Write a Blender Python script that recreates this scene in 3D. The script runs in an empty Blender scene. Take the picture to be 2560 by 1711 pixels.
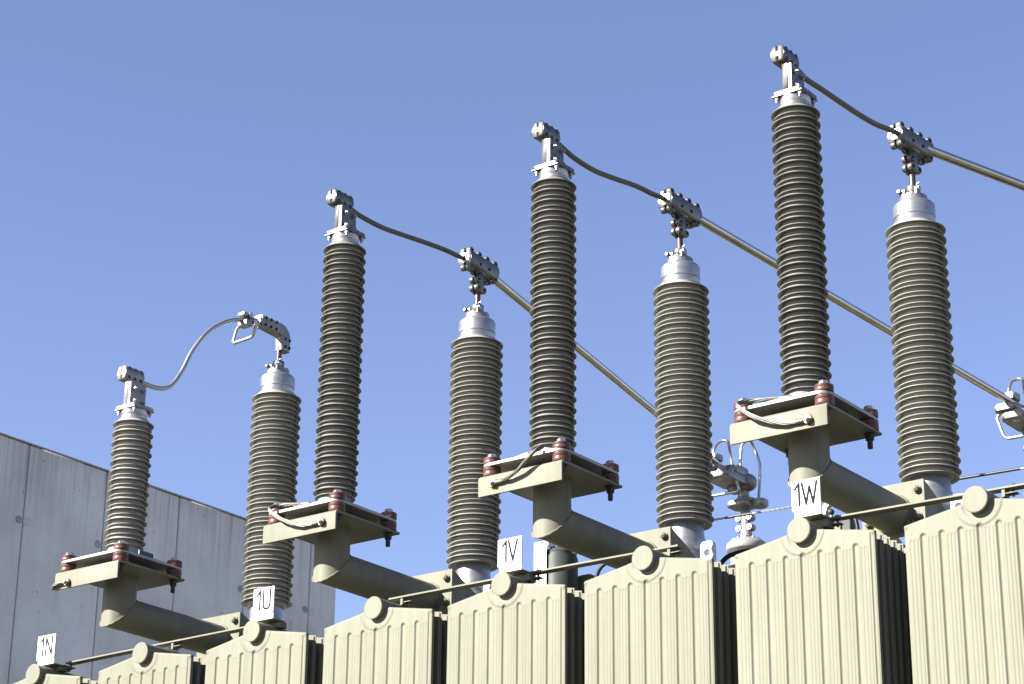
import bpy, bmesh, math, random
from mathutils import Vector, Matrix
random.seed(7)
S = bpy.context.scene
COL = S.collection
PI = math.pi

# ------------------------------------------------------------------ camera
cam = bpy.data.cameras.new('camera')
cam.sensor_fit = 'HORIZONTAL'; cam.sensor_width = 36.0
cam.lens = 36.0 * 5646.633 / 2560.0
cam.clip_start = 0.05; cam.clip_end = 3000
co = bpy.data.objects.new('camera', cam); COL.objects.link(co)
yaw, pitch, roll = 0.641626, 0.371657, 0.010255
fw = Vector((-math.sin(yaw)*math.cos(pitch), math.cos(yaw)*math.cos(pitch), math.sin(pitch)))
rt = Vector((math.cos(yaw), math.sin(yaw), 0)); up = rt.cross(fw)
r2 = math.cos(roll)*rt + math.sin(roll)*up
u2 = -math.sin(roll)*rt + math.cos(roll)*up
M = Matrix((r2, u2, -fw)).transposed().to_4x4()
M.translation = Vector((4.35568, -6.26115, -2.07597))
co.matrix_world = M
S.camera = co

# ------------------------------------------------------------------ world, sun, exposure
SUN_AZ, SUN_EL = math.radians(31), math.radians(31.5)      # azimuth from -y towards -x
w = bpy.data.worlds.new('World'); S.world = w; w.use_nodes = True
nt = w.node_tree; bg = nt.nodes['Background']
sky = nt.nodes.new('ShaderNodeTexSky'); sky.sky_type = 'NISHITA'
sky.sun_disc = False; sky.sun_elevation = SUN_EL; sky.sun_rotation = PI + SUN_AZ
sky.air_density = 0.85; sky.dust_density = 0.3; sky.ozone_density = 2.2; sky.altitude = 100
tint = nt.nodes.new('ShaderNodeMix'); tint.data_type = 'RGBA'; tint.blend_type = 'MULTIPLY'; tint.inputs[0].default_value = 1
tint.inputs[7].default_value = (1.01, .865, .94, 1)          # the camera's white balance
nt.links.new(sky.outputs[0], tint.inputs[6]); nt.links.new(tint.outputs[2], bg.inputs[0]); bg.inputs[1].default_value = 0.056
sd = Vector((-math.sin(SUN_AZ)*math.cos(SUN_EL), -math.cos(SUN_AZ)*math.cos(SUN_EL), math.sin(SUN_EL)))
sl = bpy.data.lights.new('sun', 'SUN'); sl.energy = 5.0; sl.angle = math.radians(0.53); sl.color = (1, .95, .87)
so = bpy.data.objects.new('sun', sl); COL.objects.link(so)
so.rotation_euler = sd.to_track_quat('Z', 'Y').to_euler()
so.location = (-10, -10, 12)
S.view_settings.view_transform = 'Standard'; S.view_settings.look = 'None'
S.view_settings.exposure = 2.15; S.view_settings.gamma = 1
S.view_settings.use_curve_mapping = False
S.render.engine = 'CYCLES'

# ------------------------------------------------------------------ materials
def mat(name, col, rough=.5, metal=0.0, var=.12, scale=6.0, fine=80.0, bump=.0, dirt=None, dirtamt=0.0, stretch=(1, 1, 1), bscale=60.0, objvar=0.0, spec=.5, streak=0.0):
    m = bpy.data.materials.new(name); m.use_nodes = True
    t = m.node_tree; N = t.nodes; L = t.links; b = N['Principled BSDF']
    tc = N.new('ShaderNodeTexCoord'); oi = N.new('ShaderNodeObjectInfo')
    mul = N.new('ShaderNodeVectorMath'); mul.operation = 'SCALE'; mul.inputs[0].default_value = (37, 53, 71)
    L.new(oi.outputs['Random'], mul.inputs['Scale'])
    add = N.new('ShaderNodeVectorMath'); add.operation = 'ADD'
    L.new(tc.outputs['Object'], add.inputs[0]); L.new(mul.outputs[0], add.inputs[1])
    st = N.new('ShaderNodeVectorMath'); st.operation = 'MULTIPLY'; st.inputs[1].default_value = stretch
    L.new(add.outputs[0], st.inputs[0])
    n1 = N.new('ShaderNodeTexNoise'); n1.inputs['Scale'].default_value = scale; n1.inputs['Detail'].default_value = 6; n1.inputs['Roughness'].default_value = .6
    L.new(st.outputs[0], n1.inputs['Vector'])
    n2 = N.new('ShaderNodeTexNoise'); n2.inputs['Scale'].default_value = fine; n2.inputs['Detail'].default_value = 3
    L.new(st.outputs[0], n2.inputs['Vector'])
    mr = N.new('ShaderNodeMapRange'); mr.inputs['From Min'].default_value = .3; mr.inputs['From Max'].default_value = .7
    mr.inputs['To Min'].default_value = 1 - var; mr.inputs['To Max'].default_value = 1 + var
    L.new(n1.outputs['Fac'], mr.inputs['Value'])
    mr2 = N.new('ShaderNodeMapRange'); mr2.inputs['From Min'].default_value = .3; mr2.inputs['From Max'].default_value = .7
    mr2.inputs['To Min'].default_value = 1 - var*.5; mr2.inputs['To Max'].default_value = 1 + var*.5
    L.new(n2.outputs['Fac'], mr2.inputs['Value'])
    mm = N.new('ShaderNodeMath'); mm.operation = 'MULTIPLY'; L.new(mr.outputs[0], mm.inputs[0]); L.new(mr2.outputs[0], mm.inputs[1])
    fac = mm.outputs[0]
    if streak:
        sv = N.new('ShaderNodeVectorMath'); sv.operation = 'MULTIPLY'; sv.inputs[1].default_value = (26, 26, .9); L.new(add.outputs[0], sv.inputs[0])
        ns = N.new('ShaderNodeTexNoise'); ns.inputs['Scale'].default_value = 1.0; ns.inputs['Detail'].default_value = 6; ns.inputs['Roughness'].default_value = .65
        L.new(sv.outputs[0], ns.inputs['Vector'])
        ms = N.new('ShaderNodeMapRange'); ms.inputs['From Min'].default_value = .38; ms.inputs['From Max'].default_value = .66; ms.inputs['To Min'].default_value = 1 - streak; ms.inputs['To Max'].default_value = 1 + streak*.4
        L.new(ns.outputs['Fac'], ms.inputs['Value'])
        m4 = N.new('ShaderNodeMath'); m4.operation = 'MULTIPLY'; L.new(fac, m4.inputs[0]); L.new(ms.outputs[0], m4.inputs[1]); fac = m4.outputs[0]
    if objvar:
        mo = N.new('ShaderNodeMapRange'); mo.inputs['To Min'].default_value = 1 - objvar; mo.inputs['To Max'].default_value = 1 + objvar
        L.new(oi.outputs['Random'], mo.inputs['Value'])
        m3 = N.new('ShaderNodeMath'); m3.operation = 'MULTIPLY'; L.new(fac, m3.inputs[0]); L.new(mo.outputs[0], m3.inputs[1]); fac = m3.outputs[0]
    vm = N.new('ShaderNodeVectorMath'); vm.operation = 'SCALE'; vm.inputs[0].default_value = col
    L.new(fac, vm.inputs['Scale'])
    cout = vm.outputs[0]
    if dirt:
        n3 = N.new('ShaderNodeTexNoise'); n3.inputs['Scale'].default_value = scale*1.7; n3.inputs['Detail'].default_value = 8; n3.inputs['Roughness'].default_value = .7
        L.new(st.outputs[0], n3.inputs['Vector'])
        md = N.new('ShaderNodeMapRange'); md.inputs['From Min'].default_value = .5; md.inputs['From Max'].default_value = .78; md.inputs['To Max'].default_value = dirtamt
        L.new(n3.outputs['Fac'], md.inputs['Value'])
        mx = N.new('ShaderNodeMix'); mx.data_type = 'RGBA'; mx.inputs[7].default_value = (*dirt, 1)
        L.new(md.outputs[0], mx.inputs[0]); L.new(cout, mx.inputs[6]); cout = mx.outputs[2]
    L.new(cout, b.inputs['Base Color'])
    rr = N.new('ShaderNodeMapRange'); rr.inputs['To Min'].default_value = max(.05, rough - .12); rr.inputs['To Max'].default_value = min(1, rough + .12)
    L.new(n1.outputs['Fac'], rr.inputs['Value']); L.new(rr.outputs[0], b.inputs['Roughness'])
    b.inputs['Metallic'].default_value = metal
    b.inputs['Specular IOR Level'].default_value = spec
    if bump:
        bp = N.new('ShaderNodeBump'); bp.inputs['Strength'].default_value = bump; bp.inputs['Distance'].default_value = .002
        nb = N.new('ShaderNodeTexNoise'); nb.inputs['Scale'].default_value = bscale; nb.inputs['Detail'].default_value = 4
        L.new(st.outputs[0], nb.inputs['Vector']); L.new(nb.outputs['Fac'], bp.inputs['Height']); L.new(bp.outputs[0], b.inputs['Normal'])
    return m

PAINT = mat('cream_green_paint', (.1395, .139, .1045), .52, 0, .06, 3.0, 60, .12, (.100, .092, .066), .45, (1, 1, .35), 45, objvar=.025, spec=.14, streak=.09)
BSHED = mat('pale_grey_porcelain', (.235, .232, .208), .46, 0, .09, 9, 60, .06, (.24, .235, .21), .4, objvar=.07, spec=.35)
SHED = mat('grey_silicone', (.150, .149, .134), .46, 0, .10, 9, 60, .06, (.20, .195, .17), .4, objvar=.08, spec=.3)
ALU = mat('machined_aluminium', (.35, .347, .335), .36, .85, .10, 8, 90, .05, (.20, .195, .185), .5, (1, 1, 5))
CAST = mat('weathered_cast_aluminium', (.125, .122, .115), .40, .72, .25, 22, 120, .25, (.05, .046, .04), .75, bscale=220)
CASTN = mat('pale_cast_aluminium', (.215, .212, .20), .44, .5, .2, 22, 120, .25, (.09, .085, .075), .6, bscale=220)
PALE = mat('matt_pale_aluminium', (.24, .235, .225), .5, .35, .12, 20, 100, .1, (.15, .14, .125), .5)
GALV = mat('galvanised_steel', (.25, .25, .235), .48, .6, .14, 14, 80, .15, (.16, .15, .135), .5)
CABLE = mat('weathered_aluminium_cable', (.090, .082, .062), .45, .5, .14, 20, 130, .2, (.05, .044, .034), .6)
TUBE = mat('aluminium_tube', (.46, .44, .38), .26, 1, .07, 5, 50, .04, (.2, .18, .14), .4)
COPPER = mat('aged_copper', (.105, .066, .052), .42, .8, .2, 30, 120, .1, (.05, .03, .02), .6)
BROWN = mat('brown_resin', (.075, .028, .023), .42, 0, .16, 18, 90, .05, (.12, .055, .045), .4, spec=.35)
STEEL = mat('zinc_bolt_steel', (.34, .335, .32), .34, .9, .12, 40, 150, .1, (.16, .14, .11), .4)
DARKST = mat('dark_steel_and_stud_shade', (.035, .035, .034), .5, .6, .2, 40, 150)
BLACK = mat('black_cable_sheath', (.012, .012, .013), .42, 0, .2, 20, spec=.3)
WHITE = mat('white_sign_plastic', (.62, .62, .61), .5, 0, .02, 10, 60, spec=.2)
INK = mat('dark_sign_ink', (.016, .015, .020), .85, 0, .1, 20, spec=.05)
WHITEP = mat('white_painted_steel', (.50, .49, .46), .5, 0, .06, 14, 80, dirt=(.30, .27, .2), dirtamt=.5, spec=.2)
DKGREEN = mat('dark_green_grey_paint', (.036, .042, .038), .55, 0, .1, 10, spec=.2)
BLUE = mat('blue_label', (.008, .018, .085), .4, 0, .06, 20)
RUST = mat('rust', (.15, .05, .018), .9, 0, .4, 60, 150, .3, spec=.05)
BRAID = mat('tinned_braid', (.125, .121, .105), .5, .5, .2, 30, 300, .5, (.08, .075, .06), .6, bscale=400)
BORE = mat('dull_brass_bore', (.16, .11, .055), .6, .7, .15, 40)

def concrete_mat():
    m = bpy.data.materials.new('fair_faced_concrete'); m.use_nodes = True
    t = m.node_tree; N = t.nodes; L = t.links; b = N['Principled BSDF']
    ge = N.new('ShaderNodeNewGeometry'); P = ge.outputs['Position']
    oi = N.new('ShaderNodeObjectInfo')
    def noise(scale, st, det=6, ro=.6):
        v = N.new('ShaderNodeVectorMath'); v.operation = 'MULTIPLY'; v.inputs[1].default_value = st; L.new(P, v.inputs[0])
        n = N.new('ShaderNodeTexNoise'); n.inputs['Scale'].default_value = scale; n.inputs['Detail'].default_value = det; n.inputs['Roughness'].default_value = ro
        L.new(v.outputs[0], n.inputs['Vector']); return n.outputs['Fac']
    def rng(x, a, b_, c, d):
        r = N.new('ShaderNodeMapRange'); r.inputs['From Min'].default_value = a; r.inputs['From Max'].default_value = b_; r.inputs['To Min'].default_value = c; r.inputs['To Max'].default_value = d
        L.new(x, r.inputs['Value']); return r.outputs[0]
    def mulm(a, c):
        q = N.new('ShaderNodeMath'); q.operation = 'MULTIPLY'; L.new(a, q.inputs[0]); L.new(c, q.inputs[1]); return q.outputs[0]
    f = mulm(rng(noise(1.3, (1, 1, 1)), .3, .7, .80, 1.15), rng(noise(7, (1, 2.2, .25), 8, .7), .3, .7, .94, 1.05))
    f = mulm(f, rng(noise(60, (1, 1, 1), 3), .3, .7, .93, 1.06))
    f = mulm(f, rng(oi.outputs['Random'], 0, 1, .93, 1.07))
    # short run-off streaks below the coping
    sep = N.new('ShaderNodeSeparateXYZ'); L.new(P, sep.inputs[0])
    near = rng(sep.outputs['Z'], 2.55, 3.26, 0, 1)
    stk = rng(noise(9, (1, 3.0, .06), 6, .7), .48, .68, 0, .42)
    k = mulm(near, stk); inv = N.new('ShaderNodeMath'); inv.operation = 'SUBTRACT'; inv.inputs[0].default_value = 1; L.new(k, inv.inputs[1])
    f = mulm(f, inv.outputs[0])
    # pin holes
    vo = N.new('ShaderNodeTexVoronoi'); vo.inputs['Scale'].default_value = 7.0; L.new(P, vo.inputs['Vector'])
    hole = rng(vo.outputs['Distance'], .035, .075, .38, 1)
    f = mulm(f, hole)
    vm = N.new('ShaderNodeVectorMath'); vm.operation = 'SCALE'; vm.inputs[0].default_value = (.58, .575, .53); L.new(f, vm.inputs['Scale'])
    L.new(vm.outputs[0], b.inputs['Base Color']); b.inputs['Roughness'].default_value = .82
    bp = N.new('ShaderNodeBump'); bp.inputs['Strength'].default_value = .3; bp.inputs['Distance'].default_value = .004
    L.new(noise(25, (1, 1, 1), 6), bp.inputs['Height']); L.new(bp.outputs[0], b.inputs['Normal'])
    return m
CONC = concrete_mat()
CONCD = mat('dark_concrete_and_hole_shade', (.30, .30, .285), .9, 0, .3, 30)  # coping tone; on the tie holes it stands for recess shade
GRAVEL = mat('pale_gravel', (.075, .066, .045), .9, 0, .25, 1.2, 40, .5, (.05, .045, .03), .5, bscale=50)

# ------------------------------------------------------------------ mesh builder
class MB:
    def __init__(s): s.bm = bmesh.new()
    def _frame(s, d):
        d = Vector(d).normalized()
        a = Vector((0, 0, 1)) if abs(d.z) < .9 else Vector((1, 0, 0))
        u = d.cross(a).normalized(); v = d.cross(u).normalized(); return d, u, v
    def rings(s, rings, closed=False, cap0=True, cap1=True, loop=True):
        vs = [[s.bm.verts.new(p) for p in r] for r in rings]
        n = len(vs[0]); pairs = list(zip(vs[:-1], vs[1:]))
        if closed: pairs.append((vs[-1], vs[0]))
        for a, b in pairs:
            for i in range(n if loop else n-1):
                j = (i+1) % n
                s.bm.faces.new((a[i], a[j], b[j], b[i]))
        if not closed:
            if cap0: s.bm.faces.new(vs[0][::-1])
            if cap1: s.bm.faces.new(vs[-1])
        return s
    def box(s, x0, x1, y0, y1, z0, z1, bev=0.0, seg=1):
        t = bmesh.new()
        v = [t.verts.new(p) for p in ((x0,y0,z0),(x1,y0,z0),(x1,y1,z0),(x0,y1,z0),(x0,y0,z1),(x1,y0,z1),(x1,y1,z1),(x0,y1,z1))]
        for f in ((0,3,2,1),(4,5,6,7),(0,1,5,4),(1,2,6,5),(2,3,7,6),(3,0,4,7)): t.faces.new([v[i] for i in f])
        if bev: bmesh.ops.bevel(t, geom=list(t.edges), offset=bev, segments=seg, profile=.5, affect='EDGES')
        s._merge(t); return s
    def _merge(s, t):
        mp = {}
        for v in t.verts: mp[v] = s.bm.verts.new(v.co)
        for f in t.faces: s.bm.faces.new([mp[v] for v in f.verts])
        t.free()
    def lathe(s, prof, o=(0,0,0), d=(0,0,1), seg=32, cap0=True, cap1=True):
        d, u, v = s._frame(d); o = Vector(o); R = []
        for r, h in prof:
            R.append([o + d*h + (u*math.cos(2*PI*i/seg) + v*math.sin(2*PI*i/seg))*max(r, 1e-5) for i in range(seg)])
        return s.rings(R, cap0=cap0, cap1=cap1)
    def cyl(s, a, b, r, seg=16, ch=0.0):
        a = Vector(a); b = Vector(b); h = (b-a).length
        pr = [(r-ch, 0), (r, ch), (r, h-ch), (r-ch, h)] if ch else [(r, 0), (r, h)]
        return s.lathe(pr, a, b-a, seg)
    def tube(s, pts, r, seg=12, closed=False):
        pts = [Vector(p) for p in pts]; n = len(pts); R = []; u = None
        for i, p in enumerate(pts):
            if closed: t = pts[(i+1) % n] - pts[i-1]
            else: t = pts[min(i+1, n-1)] - pts[max(i-1, 0)]
            t.normalize()
            if u is None:
                _, u, _v = s._frame(t)
            u = (u - t*u.dot(t)).normalized(); v = t.cross(u)
            R.append([p + (u*math.cos(2*PI*k/seg) + v*math.sin(2*PI*k/seg))*r for k in range(seg)])
        return s.rings(R, closed=closed)
    def prism(s, poly, fn, a0, a1, bev=0.0):
        """poly: 2-D outline, fn(u,v,a) -> point"""
        t = bmesh.new()
        A = [t.verts.new(fn(x, y, a0)) for x, y in poly]; B = [t.verts.new(fn(x, y, a1)) for x, y in poly]
        n = len(poly)
        for i in range(n):
            j = (i+1) % n; t.faces.new((A[i], A[j], B[j], B[i]))
        t.faces.new(A[::-1]); t.faces.new(B)
        if bev:
            ed = [e for f in t.faces if len(f.verts) == n for e in f.edges]
            bmesh.ops.bevel(t, geom=list(set(ed)), offset=bev, segments=1, profile=.5, affect='EDGES')
        s._merge(t); return s
    def hexb(s, o, d, af, h):
        """hexagon bolt head: af = across-corner radius"""
        d2, u, v = s._frame(d); o = Vector(o); R = []
        for r, k in ((af, 0), (af, h*.8), (af*.82, h)):
            R.append([o + d2*k + (u*math.cos(PI/3*i+.3) + v*math.sin(PI/3*i+.3))*r for i in range(6)])
        return s.rings(R)
    def sphere(s, o, r, seg=16, sc=(1,1,1)):
        R = []; o = Vector(o)
        for k in range(1, 9):
            th = PI*k/9
            R.append([o + Vector((r*math.sin(th)*math.cos(2*PI*i/seg)*sc[0], r*math.sin(th)*math.sin(2*PI*i/seg)*sc[1], r*math.cos(th)*sc[2])) for i in range(seg)])
        return s.rings(R)
    def build(s, name, m, parent=None, smooth=True, ang=38, loc=None):
        bmesh.ops.recalc_face_normals(s.bm, faces=s.bm.faces)
        me = bpy.data.meshes.new(name); s.bm.to_mesh(me); s.bm.free(); me.materials.append(m)
        if smooth:
            me.polygons.foreach_set('use_smooth', [True]*len(me.polygons))
            me.set_sharp_from_angle(angle=math.radians(ang))
        return link(name, me, parent, loc)

def link(name, me, parent=None, loc=None):
    o = bpy.data.objects.new(name, me); COL.objects.link(o)
    if parent: o.parent = parent
    if loc is not None: o.location = loc
    return o
def thing(name, label, cat, loc=(0,0,0), group=None):
    o = bpy.data.objects.new(name, None); COL.objects.link(o); o.location = loc; o.empty_display_size = .05
    o['label'] = label; o['category'] = cat
    if group: o['group'] = group
    return o
def rrect(x0, x1, y0, y1, r, n=5):
    P = []
    for cx, cy, a in ((x1-r, y1-r, 0), (x0+r, y1-r, PI/2), (x0+r, y0+r, PI), (x1-r, y0+r, 1.5*PI)):
        for i in range(n+1):
            t = a + PI/2*i/n; P.append((cx+r*math.cos(t), cy+r*math.sin(t)))
    return P
def spline(pts, n=8):
    """Catmull-Rom through the points"""
    P = [Vector(p) for p in pts]; P = [2*P[0]-P[1]] + P + [2*P[-1]-P[-2]]; out = []
    for i in range(1, len(P)-2):
        for k in range(n):
            t = k/n
            out.append(.5*((2*P[i]) + (P[i+1]-P[i-1])*t + (2*P[i-1]-5*P[i]+4*P[i+1]-P[i+2])*t*t + (3*P[i]-P[i-1]-3*P[i+1]+P[i+2])*t**3))
    out.append(P[-2]); return out
def fillet(pts, r, n=5, closed=False):
    """polyline with rounded corners"""
    P = [Vector(p) for p in pts]; out = []; N = len(P)
    for i in range(N):
        if not closed and i in (0, N-1): out.append(P[i]); continue
        a, b, c = P[i-1], P[i], P[(i+1) % N]
        d1 = (a-b).normalized(); d2 = (c-b).normalized()
        k = min(r, (a-b).length*.45, (c-b).length*.45)
        for j in range(n+1):
            t = j/n; p0 = b+d1*k; p1 = b+d2*k
            out.append((1-t)**2*p0 + 2*t*(1-t)*b + t*t*p1)
    return out
cache = {}
def cached(key, fn, name, mt, parent, loc, **k):
    if key in cache: return link(name, cache[key], parent, loc)
    o = fn().build(name, mt, parent, loc=loc, **k); cache[key] = o.data; return o
XZ = lambda x, z, a: (x, a, z)
YZ = lambda y, z, a: (a, y, z)
XY = lambda x, y, a: (x, y, a)
def zoff(x): return .0065 - .0028*(x+.6)**2        # the row stands on a very slightly crowned bed

GZ = -3.73
# ------------------------------------------------------------------ ground
g = MB(); g.rings([[(-600,-600,GZ),(600,-600,GZ)],[(-600,600,GZ),(600,600,GZ)]], cap0=False, cap1=False, loop=False)
go = g.build('ground', GRAVEL); go['kind'] = 'structure'

# ------------------------------------------------------------------ concrete wall
def concrete_wall():
    X = -8.0; top = 3.262; y1 = 7.82
    t = thing('concrete_wall', 'tall grey shuttered concrete wall in shade, behind the transformer at left', 'wall', (X, 4, GZ))
    def P(m, n, mt): return m.build(n, mt, t, loc=(-X, -4, -GZ))
    m = MB(); m.box(X-.30, X-.03, .6, y1-.02, GZ, top-.012); P(m, 'core', CONC)
    js = [y1] + [7.478 - .787*i for i in range(9)] + [.62]
    for a, b in zip(js[1:], js[:-1]):
        m = MB(); m.box(X-.031, X, a+.0045, b-.0045, GZ, top-.006, .007); P(m, 'concrete_panel', CONC)
    m = MB(); m.box(X-.32, X+.012, .58, y1+.012, top-.004, top+.008, .003); P(m, 'coping', CONCD)
    for j in js[1:-1]:
        for z in (2.67, .9, -.9):
            o = cached('tie0', lambda: MB().lathe([(.030, 0), (.030, .003), (.026, .0035), (.020, .001), (.001, .0008)], (0,0,0), (1,0,0), 20), 'tie_hole', CONCD, t, (0, j-.047-4, z-GZ))  # raised disc, the hole's inner shade painted as a darker colour
            o = cached('tie1', lambda: MB().lathe([(.036, 0), (.036, .0025), (.032, .003), (.029, .0012), (.001, .001)], (0,0,0), (1,0,0), 20), 'tie_hole', CONC, t, (0, j+.032-4, z-GZ))
concrete_wall()

# ------------------------------------------------------------------ transformer tank behind the radiators
RX = [-2.776, -2.149, -1.546, -.9355, -.343, .26, .870, 1.496]
SX = [-2.6714, -1.497, -.4403, .6285]
tank = thing('transformer_tank', 'pale green transformer tank standing behind the row of radiators', 'transformer', (-.6, 1.3, GZ))
def T(m, n, mt=PAINT): return m.build(n, mt, tank, loc=(.6, -1.3, -GZ))
m = MB(); m.box(-3.3, 2.1, .78, 2.0, GZ+.25, .14, .02); T(m, 'body')
m = MB(); m.box(-3.4, 2.2, .72, 2.1, .145, .165, .004); T(m, 'tank_lid')
m = MB(); m.box(-3.2, 2.0, .9, 1.2, GZ, GZ+.25); m.box(-3.2, 2.0, 1.6, 1.9, GZ, GZ+.25); T(m, 'skid')
def lug(x, y, z0, mt, wdt=.058, h=.175, th=.02):
    m = MB(); n = 14; ro = .014; zc = z0 + h - .045
    # plate with a real hole: ring of quads between outline and hole
    k = 48; hole = [(ro*math.cos(2*PI*i/k), zc+ro*math.sin(2*PI*i/k)) for i in range(k)]
    def outl(i):
        a = 2*PI*i/k; dx, dz = math.cos(a), math.sin(a); sx = wdt/2; sz = (.045 if dz > 0 else zc - z0)
        pw = 4.5 if dz > 0 else 14.0
        f2 = ((abs(dx)/sx)**pw + (abs(dz)/sz)**pw)**(-1/pw)
        return (dx*f2, zc+dz*f2)
    out = [outl(i) for i in range(k)]
    R = []
    for pts, yy in ((out, 0), (out, th), (hole, th), (hole, 0)):
        R.append([(x+px, y+yy, pz) for px, pz in pts])
    m.rings(R, closed=True)
    return T(m, 'lifting_lug', mt)
for x, mt in ((-2.13, WHITEP), (-1.024, WHITEP), (.012, WHITEP), (1.054, WHITEP)):
    lug(x, .8, .165, mt, h=.175)
lug(-.58, .84, .165, PAINT, .085, .145)

# ------------------------------------------------------------------ radiators
def capsule(px, pz, cx, z0):
    """distance to a vertical line going down from (cx,z0)"""
    dx = px-cx; dz = max(0.0, pz-z0); return math.hypot(dx, dz)
def smooth(e0, e1, x):
    t = min(1, max(0, (x-e0)/(e1-e0))); return t*t*(3-2*t)
PT = .046
def ztop(x): return PT*(1-abs(x)/.26)
wide = [-.1945+.0645*i for i in range(7)]
fine = [c+o for c in wide for o in (.0215, .0345, .047)] + [-.2375, -.224, -.2105]
fine = [f for f in fine if f < .245]
def front_mesh():
    m = MB(); nx = 262; xs = [-.26 + .52*i/(nx-1) for i in range(nx)]
    offs = [0, .0025] + [.005+.0024*i for i in range(46)] + [.13, .17, .3, .7, 1.2, 1.7, 2.05]
    rows = []
    for o in offs:
        r = []
        for x in xs:
            z = ztop(x) - o
            d = 0.0
            for c in wide: 
                if abs(x-c) < .02:
                    k = capsule(x, z, c, -.0455); d += .0058*(1-smooth(.0050, .0125, k))
            for c in fine:
                if abs(x-c) < .01:
                    k = capsule(x, z, c, -.0545); d += .0011*(1-smooth(.0012, .0048, k))
            q = math.hypot(x, z-.037)
            d -= .0022*smooth(.084, .076, q)*smooth(.052, .060, q)
            d += .0035*smooth(.2440, .2475, abs(x)) if o > .02 else .0035*smooth(.2440, .2475, abs(x))*smooth(.0, .02, o)
            d += .004*(1-smooth(.0, .006, o))
            if abs(x) > .257 : d += .0015
            r.append((x, d, z))
        rows.append(r)
    m.rings(rows, cap0=False, cap1=False, loop=False)
    # folded edge behind the face
    top = [(x, .004, ztop(x)) for x in (-.26, -.13, 0, .13, .26)]
    prof = [(-.26, -2.0), (-.26, 0.0), (0, PT), (.26, 0.0), (.26, -2.0)]
    ra = [(x, .005, z) for x, z in prof]; rb = [(x, .019, z) for x, z in prof]
    m.rings([ra, rb], cap0=False, cap1=False, loop=False)
    v = [m.bm.verts.new(p) for p in rb]; m.bm.faces.new(v)
    return m
def back_mesh():
    m = MB(); prof = [(-.258, -2.0), (-.258, -.004), (0, PT-.003), (.258, -.004), (.258, -2.0)]
    m.prism(prof, XZ, .003, .0155, .003)
    pr2 = [(-.2635, -2.0), (-.2635, -.001), (0, PT), (.2635, -.001), (.2635, -2.0)]
    m.prism(pr2, XZ, .0085, .0108)
    return m
fm = bm_ = hp = ec = clip = None
def radiator(i):
    global fm, bm_, hp, ec, clip
    x = RX[i]
    names = ['carrying the sign 1N, first from the left', 'second from the left, between signs 1N and 1U', 'carrying the sign 1U', 'fourth from the left, right of sign 1U', 'carrying the sign 1V', 'between the signs 1V and 1W', 'carrying the sign 1W', 'rightmost, right of sign 1W']
    t = thing('radiator', 'pale green fluted oil radiator ' + names[i], 'radiator', (x, 0, zoff(x)), 'radiators along the front of the transformer')
    if fm is None:
        o = front_mesh().build('panel', PAINT, t, ang=55); fm = o.data
        o = back_mesh().build('panel', PAINT, t, ang=20); bm_ = o.data; o.location = (0, .048, 0)
        q = MB(); q.cyl((0, -.017, .037), (0, .74, .037), .0415, 40); o = q.build('header_pipe', PAINT, t); hp = o.data
        q = MB(); q.lathe([(.0405, 0), (.043, .0015), (.043, .007), (.0415, .0085)], (0, -.0245, .037), (0, 1, 0), 48); o = q.build('end_cap', PAINT, t, ang=20); ec = o.data
        k0 = 1
    else:
        link('panel', fm, t); link('header_pipe', hp, t); link('end_cap', ec, t); k0 = 0
    t.rotation_euler = (0, 0, random.uniform(-.003, .003))
    for k in range(k0, 11): link('panel', bm_, t, (0, .048+.046*k, 0))
    return t
rads = [radiator(i) for i in range(8)]

# brace bars lying along the headers, on small brackets
def brace(x0, x1, label, br):
    xm = (x0+x1)/2
    t = thing('brace_bar', label, 'brace bar', (xm, .12, .1), 'flat bars bracing the radiator headers')
    n = 24; R = []
    for i in range(n+1):
        x = x0+(x1-x0)*i/n; z = .0975+zoff(x)*1.1
        R.append([(x, .100, z), (x, .141, z), (x, .141, z+.006), (x, .100, z+.006)])
    m = MB(); m.rings(R); m.build('bar', PAINT, t, loc=(-xm, -.12, -.1), ang=30)
    for b in br:
        z = zoff(b)
        m = MB(); m.box(b-.006, b+.006, .104, .138, .070+z, .0955+z, .001); m.box(b-.005, b+.042, .106, .136, .079+z, .083+z, .001)
        m.build('bracket', PAINT, t, loc=(-xm, -.12, -.1))
        m = MB(); m.hexb((b+.028, .12, .104+z), (0,0,1), .009, .007); m.cyl((b+.028, .12, .071+z), (b+.028, .12, .104+z), .0045, 8); m.build('bolt', DARKST, t, loc=(-xm, -.12, -.1))
brace(-2.72, -1.58, 'flat green bar on the radiator tops between signs 1N and 1U', (-2.735, -2.10))
brace(-.965, .325, 'flat green bar on the radiator tops running past behind sign 1V', (-.905, -.31, .285))
brace(.905, 1.95, 'flat green bar on the radiator tops right of sign 1W', (.91, 1.535))

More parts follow.
